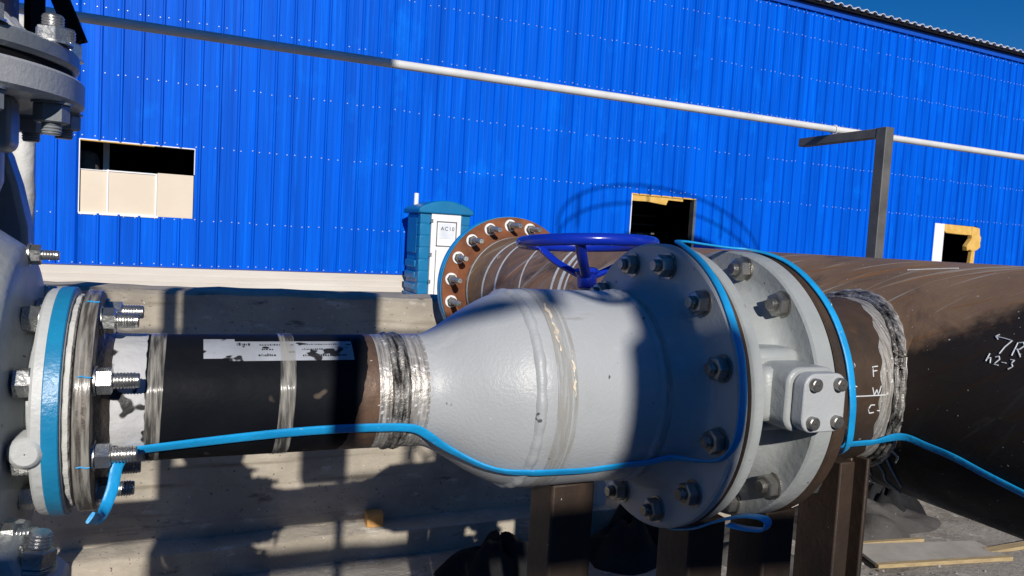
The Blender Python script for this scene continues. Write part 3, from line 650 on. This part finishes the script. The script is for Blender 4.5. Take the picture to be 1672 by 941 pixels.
# ------------------------------------------------------------ butterfly valve with gear operator and handwheel
def butterfly():
    r = thing('butterfly_valve', (1.12, PY, GZ), 'light grey flanged butterfly valve with a deep blue handwheel behind it', 'valve')
    O = (0,PY,PZ)
    b = MB(); b.lathe([(.9935,.2),(.9935,.301),(.998,.306),(1.012,.307),(1.020,.3065),(1.026,.299),(1.030,.287),(1.034,.262),(1.040,.235),(1.055,.222),(1.085,.217),(1.115,.220),(1.138,.228),(1.150,.240),(1.157,.258),(1.158,.264),(1.158,.300),(1.162,.305),(1.204,.305),(1.208,.301),(1.208,.2)], O, 'X', 144)
    bd = obj('body', b, 'paint_cast', r)
    b = MB(); b.lathe([(.986,.29),(.9935,.29)], O, 'X', 96); b.lathe([(1.2085,.27),(1.2125,.27)], O, 'X', 96); obj('gasket', b, 'black', r)
    for k in range(12):
        a = 17+30*k
        if k in (0, 11, 5, 6): continue
        inst('bolt', N_VALVE, bd, pt(1.158,a,.272), (-1,0,0), R(14*k+9))
    # shaft boss towards the camera with bolted cover
    b = MB(); zc = -.277
    def rrect(x0, x1, z0, z1, rr, n=6):
        out = []
        for cx, cz, q in ((x1-rr,z1-rr,0),(x0+rr,z1-rr,90),(x0+rr,z0+rr,180),(x1-rr,z0+rr,270)):
            for k in range(n+1): a = R(q+90*k/n); out.append((cx+rr*cos(a), cz+rr*sin(a)))
        return out
    b.prism(rrect(1.050,1.172,zc-.062,zc+.062,.03), 1.088, 1.235, 'Y'); obj('shaft_boss', b, 'paint_cast', r, bevel=.006)
    b = MB(); b.prism([(1.03,zc-.055),(1.165,zc-.055),(1.165,zc+.055),(1.03,zc+.055)], 1.13, 1.28, 'Y'); b.prism([(1.036,zc-.085),(1.16,zc-.085),(1.16,zc+.085),(1.036,zc+.085)], 1.17, 1.30, 'Y'); obj('boss_web', b, 'paint_cast', r, bevel=.018)
    b = MB(); b.prism(rrect(1.060,1.164,zc-.056,zc+.056,.026), 1.056, 1.084, 'Y'); cv = obj('cover_plate', b, 'paint', r, bevel=.003)
    b = MB(); b.prism(rrect(1.063,1.161,zc-.053,zc+.053,.024), 1.084, 1.088, 'Y'); obj('cover_gasket', b, 'board', r)
    for dx in (-.030,.030):
        for dz in (-.036,.036): inst('bolt', H_CAP, cv, (1.112+dx,1.056,zc+dz), (0,-1,0))
    # gear operator on the far side
    b = MB(); b.lathe([(1.6,.06),(1.74,.06)], (1.12,0,-.3), 'Y', 32); b.lathe([(-.40,.001),(-.40,.10),(-.385,.11),(-.235,.11),(-.22,.10),(-.22,.001)], (1.10,1.84,0), 'Z', 40); b.box((.97,1.80,-.36),(1.08,1.90,-.25)); obj('gearbox', b, 'paint_cast', r, bevel=.004)
    b = MB(); b.lathe([(-.26,.0165),(-.11,.0165)], (1.023,1.85,0), 'Z', 24); obj('stem', b, 'rail', r)
    # handwheel, slightly tilted
    W = Matrix.Translation((1.023,1.85,-.004)) @ Matrix.Rotation(R(-4.5), 4, 'X') @ Matrix.Rotation(R(-1.0), 4, 'Y')
    b = MB(); Rw = .181
    b.tube([(Rw*cos(2*PI*k/72), Rw*sin(2*PI*k/72), 0) for k in range(72)], .0157, 16, closed=True)
    for a in (235, 112, 350):
        a = R(a); e = Vector((cos(a), sin(a), 0)); pts_ = [e*(Rw-.006)+Vector((0,0,-.006)), e*Rw*.62+Vector((0,0,-.050)), e*.022+Vector((0,0,-.090))]
        b.sweep(catmull(pts_, 6), None, [(.0125*cos(q)*1.15, .0095*sin(q)) for q in [2*PI*k/12 for k in range(12)]])
    b.lathe([(-.125,.001),(-.125,.024),(-.121,.027),(-.088,.028),(-.080,.034),(-.070,.030),(-.066,.018),(-.066,.001)], (0,0,0), 'Z', 32)
    b.xf(W); hw = obj('handwheel', b, 'wheelblue', r)
    b = MB(); a = R(-18); c = Vector((Rw*cos(a), Rw*sin(a), 0)); e = Vector((cos(a), sin(a), 0))
    b.tube([c+e*.0195*cos(q)+Vector((0,0,.0195*sin(q))) for q in [2*PI*k/18 for k in range(18)]], .0022, 6, closed=True)
    b.tube([c+Vector((0,0,-.02)), c+Vector((-.02,-.012,-.026)), c+Vector((-.05,-.02,-.03))], .0018, 6); b.xf(W); obj('wire_tie', b, 'white', hw)
butterfly()

# ------------------------------------------------------------ header pipe with stub
def header():
    r = thing('header_pipe', (HX, 2, GZ), 'big rusty brown header pipe running from the right edge to a bolted blind flange', 'pipe')
    O = (HX,0,HZ)
    b = MB(); ys = [-4+.25*i for i in range(34)]; b.lathe([(y,HR) for y in ys if y < 4.2]+[(4.2,HR)], O, 'Y', 160); sh = obj('shell', b, 'header', r)
    # chalk rings at the far part
    b = MB()
    for y0, w, sl in ((4.10,.02,0),(3.86,.024,0),(3.68,.022,.05),(3.36,.016,.10),(3.02,.022,.08),(2.945,.03,.08),(2.895,.016,.08)):
        vs, fs = [], []; n = 60
        for k in range(n+1):
            a = R(-40+170*k/n); d = Vector((-cos(a),0,sin(a)))
            for y in (y0+w/2, y0-w/2):
                q = y + sl*(a) - .0; vs.append(Vector((HX,q,HZ))+d*(HR+.0016+.0002*sin(y0*30)))
        for k in range(n): fs.append((2*k,2*k+1,2*k+3,2*k+2))
        b.add(vs, fs)
    obj('chalk_ring', b, 'chalk', sh)
    # end flanges
    b = MB(); b.lathe([(4.14,HR),(4.185,.335),(4.20,.345),(4.20,.424),(4.204,.428),(4.236,.428),(4.24,.424),(4.24,.2)], O, 'Y', 128); ff = obj('flange', b, ['orange_rust'], r, label='rust orange end flange')
    b = MB(); ring(b, 4.215, 4.2395, .427, .4305, .001, 128, 'Y', O); obj('paint_stripe', b, 'tape', ff)
    b = MB(); b.lathe([(4.24,.2),(4.24,.41),(4.252,.41),(4.252,.2)], O, 'Y', 96); obj('gasket', b, 'black', ff)
    b = MB(); b.lathe([(4.252,.1),(4.252,.424),(4.256,.428),(4.292,.428),(4.296,.424),(4.296,.001)], O, 'Y', 128); bf = obj('blind_flange', b, 'tape', r)
    bm_ = MB(); bm_.lathe([(0,.001),(0,.036),(.006,.036),(.006,.001)], (0,0,0), 'X', 24, mi=1); hexlathe(bm_, .030, .027, 0, .006); thread(bm_, .036, .15, .0165, .006, mi=2)
    STUD = bm_.mesh('bolt', ['post', 'white', 'zinc'], smooth=28)
    for k in range(18):
        a = R(7+20*k); inst('bolt', STUD, ff, Vector((HX-.378*cos(a), 4.20, HZ+.378*sin(a))), (0,-1,0), R(13*k))
    # stub branch
    rs = .203
    def sad(a): a = R(a); return Vector((HX - math.sqrt(HR*HR-(rs*sin(a))**2), PY-rs*cos(a), PZ+rs*sin(a)))
    b = MB(); vs, fs, uvs = [], [], []; n = 96
    for k in range(n+1):
        a = 360*k/n
        for x in (1.225, 1.27, 1.33, 1.39, 1.45): vs.append(pt(x,a,rs)); uvs.append((x, R(a)*rs))
        vs.append(sad(a)); uvs.append((1.5, R(a)*rs))
    for k in range(n):
        for i in range(5): fs.append((k*6+i,k*6+i+1,(k+1)*6+i+1,(k+1)*6+i))
    b.add(vs, fs, uvs); sb = obj('stub', b, 'rust', r)
    b = MB(); b.lathe([(1.2125,.15),(1.2125,.300),(1.216,.3045),(1.240,.3045),(1.243,.301),(1.243,.232),(1.25,.222),(1.285,.2035)], (0,PY,PZ), 'X', 144); f2 = obj('flange', b, 'rust', r, label='brown steel flange at the end of the stub')
    for k in range(12): inst('bolt', N_VALVE, f2, pt(1.243,17+30*k,.272), (1,0,0), R(23*k))
    b = MB(); vs, fs = [], []; n = 144; rnd = random.Random(8)
    for k in range(n+1):
        a = 360*k/n; s_ = sad(a); j = .004*sin(R(a)*21)
        vs += [Vector((s_.x-.056+j, *pt(0,a,rs+.0008).yz)), Vector((s_.x-.034, *pt(0,a,rs+.0018).yz)), Vector((s_.x-.018+j*.4, *pt(0,a,rs+.0018).yz))]
    for k in range(n):
        for i in range(2): fs.append((k*3+i,k*3+i+1,(k+1)*3+i+1,(k+1)*3+i))
    b.add(vs, fs); obj('ground_band', b, 'bare', sb)
    for off, rr, mm, nm in ((-.012,.008,'weld','weld_seam'),(-.002,.010,'weld','weld_seam'),(.006,.009,'bare','weld_seam')):
        b = MB(); pth = []
        for k in range(144):
            a = 360*k/144; s_ = sad(a); d = rad(a); o_ = .004+.012*(off+.012)/.018
            pth.append(Vector((s_.x+off*.9, *(pt(0,a,rs+o_+.0012*sin(R(a)*37+off*900)).yz))))
        b.tube(pth, rr*.8, 8, closed=True); obj(nm, b, mm, sb)
    # drips of pale sealant under the branch, running over the shell
    b = MB()
    def hp(y, a, h=.002): a = R(a); return Vector((HX-(HR+h)*cos(a), y, HZ+(HR+h)*sin(a)))
    for y0, a0, L, dy in ((1.27,-30,22,.01),(1.31,-34,30,.02),(1.34,-36,16,.03),(1.38,-38,26,.02),(1.24,-24,9,0),(1.42,-40,20,.05)):
        pth = catmull([hp(y0+dy*t*t+.006*sin(9*t+y0*40), a0-L*t) for t in (0,.3,.6,1)], 6); b.tube(pth, .0026, 6)
    obj('sealant_drip', b, 'insul', sh)
    # handwriting on the stub and on the header
    def strokes(lst, f, rr, name, par, m='chalk'):
        b = MB()
        for s_ in lst:
            p = [f(*q) for q in s_]; q = []
            for u, v in zip(p, p[1:]): q += [u.lerp(v, t/4) for t in range(4)]
            q.append(p[-1]); b.tube(q, rr, 6)
        obj(name, b, m, par)
    fs_ = lambda x, y: pt(1.434+(x-1440)*.0019, 15.8-(y-605)*.39, rs+.0008)
    strokes([[(1435,615),(1436,599),(1444,598)],[(1436,606),(1442,605)],[(1447,614),(1448,614.6)],
             [(1433,632),(1436,645),(1440,636),(1443,645),(1447,630)],
             [(1439,661),(1433,661),(1430,668),(1433,675),(1440,674)],[(1445,671),(1449,671.5)],
             [(1402,645.5),(1425,645.5),(1455,645)],[(1402,628),(1408,630)]], fs_, .0014, 'handwriting', sb)
    fh = lambda x, y: hp(1.035-(x-1625)*.00125, 31.2-(y-553)*.27, .0008)
    strokes([[(1625,553),(1640,554),(1654,556),(1647,567),(1643,578)],[(1630,549),(1625,553),(1631,557)],
             [(1663,578),(1664,558),(1672,556),(1676,561),(1671,567),(1665,568)],[(1668,568),(1677,578)],
             [(1628,580),(1626,592)],[(1627,588),(1632,586),(1634,594)],
             [(1639,584),(1644,582),(1647,586),(1640,595),(1648,595)],[(1652,590),(1659,590)],
             [(1664,584),(1670,584),(1667,589),(1671,593),(1665,598)]], fh, .0013, 'handwriting', sh, 'paper')
    strokes([[(1468,437),(1500,431),(1506,430)]], lambda x, y: hp(1.37-(x-1468)*.003, 66+(437-y)*.9, .0006), .0016, 'chalk_mark', sh)
header()

# ------------------------------------------------------------ blue heating cable
def cable():
    sec = [(.0088*math.copysign(abs(cos(q))**.5, cos(q)), .0028*math.copysign(abs(sin(q))**.8, sin(q))) for q in [2*PI*k/14 for k in range(14)]]
    A = [(-.075,-37,.113),(-.03,-34.5,.1115),(.036,-31.2,.1115),(.1,-28,.1113),(.1565,-25.6,.1113),(.21,-24.3,.1113),(.265,-23.6,.1113),(.32,-23.8,.112),(.37,-24.7,.114),(.399,-27,.1145),
         (.425,-35,.1165),(.453,-44.5,.125),(.485,-48.2,.142),(.52,-48,.1645),(.546,-46,.180),(.57,-43.2,.1925),(.6,-41,.201),(.6255,-40,.2065),(.68,-40.5,.2075),(.732,-40.8,.2073),(.812,-38.8,.2073),(.86,-36.2,.211),(.895,-33.8,.213),(.918,-31,.222),(.938,-26,.250),(.950,-18,.295),(.956,-9,.3150),(.960,2,.3158),(.963,12,.3158),(.964,25,.3158),(.967,44,.3158),(.972,61,.3158),(.980,74,.3162),(.995,84,.319),(1.03,89,.320),(1.09,90,.316),(1.15,89.5,.312),(1.20,86,.3105),(1.222,76,.3095),(1.230,64,.309),(1.234,50,.309),(1.238,36,.309),(1.241,20,.309),(1.245,4.4,.309),(1.25,-6,.308),(1.262,-14,.302),(1.285,-21,.28),(1.32,-28.5,.240),(1.36,-33.5,.212),(1.40,-34.8,.2075),(1.44,-34.2,.2075),(1.475,-33,.2105)]
    rnd = random.Random(2); A = [(x,a+rnd.uniform(-.5,.5),q+.0005*rnd.random()) for x,a,q in A]; P = [pt(*q) for q in A]; Nn = [rad(q[1]) for q in A]
    for y, a in ((1.20,-17),(1.14,-18.5),(1.078,-19.9),(1.013,-23),(.939,-26.2),(.85,-30),(.7,-36),(.5,-45)):
        a = R(a); d = Vector((-cos(a),0,sin(a))); P.append(Vector((HX,y,HZ))+d*(HR+(.011 if y > 1.17 else .005))); Nn.append(d)
    b = MB(); b.sweep(catmull(P, 5), [n.normalized() for n in catmull(Nn, 5)], sec)
    o = obj('heating_cable', b, 'tape', loc=(.4,PY-.2,PZ)); tag(o, 'flat bright blue cable strapped along the pipes and over the flanges', 'cable')
    # loop under the big flange
    q = [(1.0,-100,.316),(1.0,-80,.3165),(.998,-62,.318),(.997,-50,.323),(1.0,-42,.335),(1.006,-35,.355),(1.014,-31,.378),(1.022,-30.5,.392),(1.020,-33,.396),(1.008,-36,.380),(.998,-39,.362),(.994,-41,.35)]
    Q = catmull([pt(*x) for x in q], 6); nn = []
    for i in range(len(Q)):
        t = (Q[min(i+1,len(Q)-1)]-Q[max(i-1,0)]).normalized(); nn.append(Vector((1,0,.25)).cross(t))
    b = MB(); b.sweep(Q, nn, sec)
    o = obj('cable_loop', b, 'tape', loc=(1.0,1.2,-.6)); tag(o, 'blue cable end looped under the bottom of the grey flange', 'cable')
    q = [Vector((-.112,1.20,-.432)),Vector((-.104,1.235,-.446)),Vector((-.098,1.262,-.440)),Vector((-.090,1.275,-.415)),Vector((-.086,1.282,-.388)),Vector((-.08,1.29,-.375))]
    b = MB(); b.sweep(catmull(q, 6), [Vector((.3,-1,.1)).normalized()]*len(catmull(q,6)), sec)
    o = obj('cable_offcut', b, 'tape', loc=(-.1,1.26,-.43)); tag(o, 'short blue cable offcut hanging below the dark left flange', 'cable')
    q = [Vector((.73,1.62,-.50)),Vector((.715,1.60,-.545)),Vector((.69,1.585,-.565))]
    b = MB(); b.sweep(catmull(q, 6), [Vector((.3,-1,.1)).normalized()]*len(catmull(q,6)), sec)
    o = obj('cable_tail', b, 'tape', loc=(.71,1.6,-.54)); tag(o, 'tiny blue cable tail showing under the grey reducer', 'cable')
cable()

# ------------------------------------------------------------ steel supports
def supports():
    g = 'steel supports under the pipes'
    def tube_col(x0, x1, y0, y1, top, label, plate=True):
        r = thing('steel_column', ((x0+x1)/2, (y0+y1)/2, GZ), label, 'column', g)
        b = MB(); b.box((x0,y0,GZ),(x1,y1,top)); obj('shaft', b, 'column', r, bevel=.006)
        b = MB(); b.box((x0-.02,y0-.02,GZ),(x1+.02,y1+.02,GZ+.02)); obj('base_plate', b, 'column', r)
    tube_col(.713,.814,1.37,1.475,-.505, 'square brown steel column standing under the grey reducer')
    tube_col(1.039,1.136,1.33,1.45,-.60, 'dark steel column directly under the large grey flange')
    tube_col(1.222,1.309,1.30,1.42,-.585, 'dark steel column under the brown flange of the butterfly valve')
    r = thing('steel_column', (1.46,1.34,GZ), 'wide brown channel column beside the flange, under the rusty stub', 'column', g)
    b = MB(); b.prism([(1.404,1.27),(1.450,1.27),(1.450,1.325),(1.500,1.325),(1.500,1.280),(1.512,1.280),(1.512,1.39),(1.404,1.39)], GZ, -.475, 'Z'); obj('shaft', b, 'column', r, bevel=.004)
    b = MB(); b.box((1.38,1.24,GZ),(1.54,1.42,GZ+.02)); obj('base_plate', b, 'column', r)
supports()

# ------------------------------------------------------------ things lying on the ground
def heap(c, sx, sy, h, m, label, cat, seed, name='cloth_heap'):
    b = MB(); rnd = random.Random(seed); n, k = 40, 14; vs, fs = [], []
    ph = [rnd.uniform(0,6.28) for _ in range(8)]
    for i in range(k+1):
        t = i/k
        for j in range(n):
            a = 2*PI*j/n; w = 1+.16*sin(2*a+ph[0])+.10*sin(5*a+ph[1])+.05*sin(9*a+ph[2])
            rr = t; z = h*(1-t**2.2)*(1+.25*sin(3*a+ph[3]+4*t)+.18*sin(7*a+ph[4]-6*t)+.1*sin(13*a+ph[5])*t)
            vs.append(Vector((c[0]+sx*rr*w*cos(a), c[1]+sy*rr*w*sin(a), GZ-.012+max(z,0)+.004)))
    for i in range(k):
        for j in range(n): fs.append((i*n+j, i*n+(j+1)%n, (i+1)*n+(j+1)%n, (i+1)*n+j))
    b.add(vs, fs); o = obj(name, b, m, loc=(c[0],c[1],GZ), smooth=60); tag(o, label, cat)
def litter():
    heap((1.76,4.0), .34,.26,.16, 'tarp', 'crumpled black cloth on the ground left of the square column', 'cloth', 1)
    heap((2.72,4.0), .42,.30,.24, 'tarp', 'black bundle on the ground behind the large flange', 'cloth', 2)
    heap((4.60,3.95), .60,.42,.13, 'greycloth', 'dark grey cloth spread on the ground beneath the rusty pipe', 'cloth', 3)
    heap((5.05,4.10), .30,.20,.19, 'tarp', 'black bag with folds lying on the dark grey cloth', 'bag', 5, 'bag')
    heap((3.35,3.7), .35,.45,.12, 'greycloth', 'grey rag on the ground between the dark columns', 'cloth', 6)
    b = MB(); b.add([(4.15,3.62,GZ+.014),(4.06,3.33,GZ+.014),(5.06,3.17,GZ+.014),(5.10,3.42,GZ+.014),(4.15,3.62,GZ+.032),(4.06,3.33,GZ+.032),(5.06,3.17,GZ+.032),(5.10,3.42,GZ+.032)], [(3,2,1,0),(4,5,6,7),(0,1,5,4),(1,2,6,5),(2,3,7,6),(3,0,4,7)])
    r = thing('board', (4.6,3.4,GZ), 'dusty flat board with pale wooden edges lying on the ground', 'board'); obj('panel', b, 'ply', r)
    for p, q, nm in (((4.05,3.32),(5.08,3.15),0), ((4.15,3.63),(4.75,3.55),0)):
        b = MB(); d = (Vector((*q,0))-Vector((*p,0))).normalized(); n = Vector((-d.y,d.x,0))*.018
        p3, q3 = Vector((*p,GZ+.01)), Vector((*q,GZ+.01)); u = Vector((0,0,.026))
        b.add([p3-n,q3-n,q3+n,p3+n,p3-n+u,q3-n+u,q3+n+u,p3+n+u], [(3,2,1,0),(4,5,6,7),(0,1,5,4),(1,2,6,5),(2,3,7,6),(3,0,4,7)]); obj('batten', b, 'wood', r, bevel=.003)
    b = MB(); b.box((5.02,3.24,GZ+.012),(5.75,3.31,GZ+.035)); o = obj('plank', b, 'wood', loc=(5.4,3.27,GZ), bevel=.003); tag(o, 'short pale plank at the right edge of the ground', 'plank')
    rnd = random.Random(21); b = MB()
    for _ in range(520):
        x, y = rnd.uniform(-.6,6.5), rnd.uniform(2.4,4.28); s_ = rnd.uniform(.004,.014)*(2.2 if rnd.random() < .08 else 1)
        vs = [(x+s_*cos(q)*rnd.uniform(.6,1.2), y+s_*sin(q)*rnd.uniform(.6,1.2), GZ) for q in (0,1.3,2.6,3.9,5.1)] + [(x,y,GZ+s_*rnd.uniform(.6,1.3))]
        b.add(vs, [(i,(i+1)%5,5) for i in range(5)])
    o = obj('rubble', b, 'stone', smooth=0); o['kind'] = 'stuff'; tag(o, 'small stones and chips scattered over the dusty ground', 'rubble')
litter()

# ------------------------------------------------------------ unseen objects added behind the camera to throw shadows and cut sky fill
def behind():
    CY = -1.0
    QY = -3.5
    r = thing('shadow_riser', (-.08,QY,GZ), 'upright flanged riser pipe added unseen behind the camera as a shadow caster', 'pipe')  # added shadow caster, stands in for the photographer; shades reducer end and flange
    b = MB(); b.lathe([(GZ,.112),(1.64,.112),(1.66,.070),(2.19,.070),(2.22,.05),(2.22,.001)], (-.055,QY,0), 'Z', 32); obj('riser', b, 'rust', r)
    b = MB(); ring(b, 1.66, 1.90, .06, .108, .02, 48, 'Z', (-.047,QY,0)); obj('flange', b, 'rust', r)
    b = MB(); b.tube([(-1.7,QY,1.535),(-.6,QY,1.535),(-.45,QY,1.52),(-.05,QY,1.52),(.08,QY,1.47),(.40,QY,1.45)], .065, 16); obj('branch', b, 'rust', r)
    b = MB(); b.tube([(-.66,QY,2.0),(-.40,QY,2.005),(-.30,QY,1.995),(-.28,QY,2.3),(-.28,QY,2.4)], .026, 12); obj('branch', b, 'rust', r)
    r = thing('shadow_cabinet', (-.45,CY,GZ), 'steel control cabinet on legs, added unseen behind the photographer to cast shadow', 'cabinet')  # added box, sized for the dark slab of shadow on the concrete wall
    b = MB(); b.box((-.86,CY-.15,1.62),(-.03,CY+.15,2.35)); obj('box', b, 'post', r, bevel=.03)
    for x in (-.84,-.195):
        b = MB(); b.box((x-.022,CY-.022,GZ),(x+.022,CY+.022,1.63)); obj('leg', b, 'post', r)
    b = MB(); b.box((-.43,CY-.05,.90),(-.17,CY+.05,1.63)); obj('shadow_duct', b, 'post', r)  # added to carry the cabinet's shadow further down the wall
    r = thing('shadow_rack', (-1.2,CY,GZ), 'thin steel pipe rack added unseen behind the photographer to cast shadow bars', 'rack')  # added post and bars that stripe the concrete wall with shadow
    b = MB(); b.box((-1.20,CY-.03,GZ),(-1.12,CY+.03,2.12)); b.tube([(-2.4,CY,1.80),(.60,CY,1.80)], .016, 8); b.tube([(-1.0,CY,2.1),(-.86,CY,1.75)], .03, 8)
    b.tube([(-2.4,CY,2.05),(-1.6,CY,2.08),(-1.48,CY,2.0),(-1.44,CY,1.7)], .022, 8)
    obj('frame', b, 'post', r)
    b = MB(); b.tube([(-9,CY,3.02),(-.03,CY,3.02)], .11, 16); obj('pipe', b, 'post', r)
    r = thing('small_valve', (.33,CY,.6), 'small valve with a round handwheel behind the photographer', 'valve')
    W = Matrix.Translation((.33,CY,1.02)) @ Matrix.Rotation(R(62), 4, 'X') @ Matrix.Rotation(R(18), 4, 'Y')
    b = MB(); b.tube([(.10*cos(2*PI*k/40), .10*sin(2*PI*k/40), 0) for k in range(40)], .010, 8, closed=True)
    for a in (20,140,260): b.tube([(0,0,-.02),(.10*cos(R(a)),.10*sin(R(a)),0)], .008, 8)
    b.xf(W); obj('handwheel', b, 'post', r)
    b = MB(); b.tube([(.33,CY,1.02),(.345,CY,.93)], .012, 8); obj('stem', b, 'post', r)
    r = thing('blocker', (0,-9,GZ), 'long dark workshop wall added unseen behind the photographer to cut fill light', 'building')  # added mass that blocks sky and ground bounce from behind
    b = MB(); b.box((-30,-14,GZ),(30,-8,2.1)); obj('wall', b, 'post', r)
    r = thing('shadow_tank', (9.0,-.6,GZ), 'round storage tank with a guard rail around its top added unseen behind the photographer to cast a ring shadow', 'tank')  # guessed tank, added for the arc shadow on the blue cladding
    b = MB(); b.lathe([(GZ,2.4),(7.6,2.4),(7.8,2.3),(7.8,.001)], (9.3,-.6,0), 'Z', 48); obj('shell', b, 'paint', r)
    for z in (7.95,8.45):
        b = MB(); b.tube([(8.9+3.45*cos(2*PI*k/64), -.6+3.45*sin(2*PI*k/64), z) for k in range(64)], .029, 8, closed=True); obj('guard_rail', b, 'post', r)
    for k in range(8):
        a = 2*PI*k/8; b = MB(); b.tube([(8.9+3.45*cos(a), -.6+3.45*sin(a), 7.6), (8.9+3.45*cos(a), -.6+3.45*sin(a), 8.45)], .028, 8); obj('rail_post', b, 'post', r)
behind()
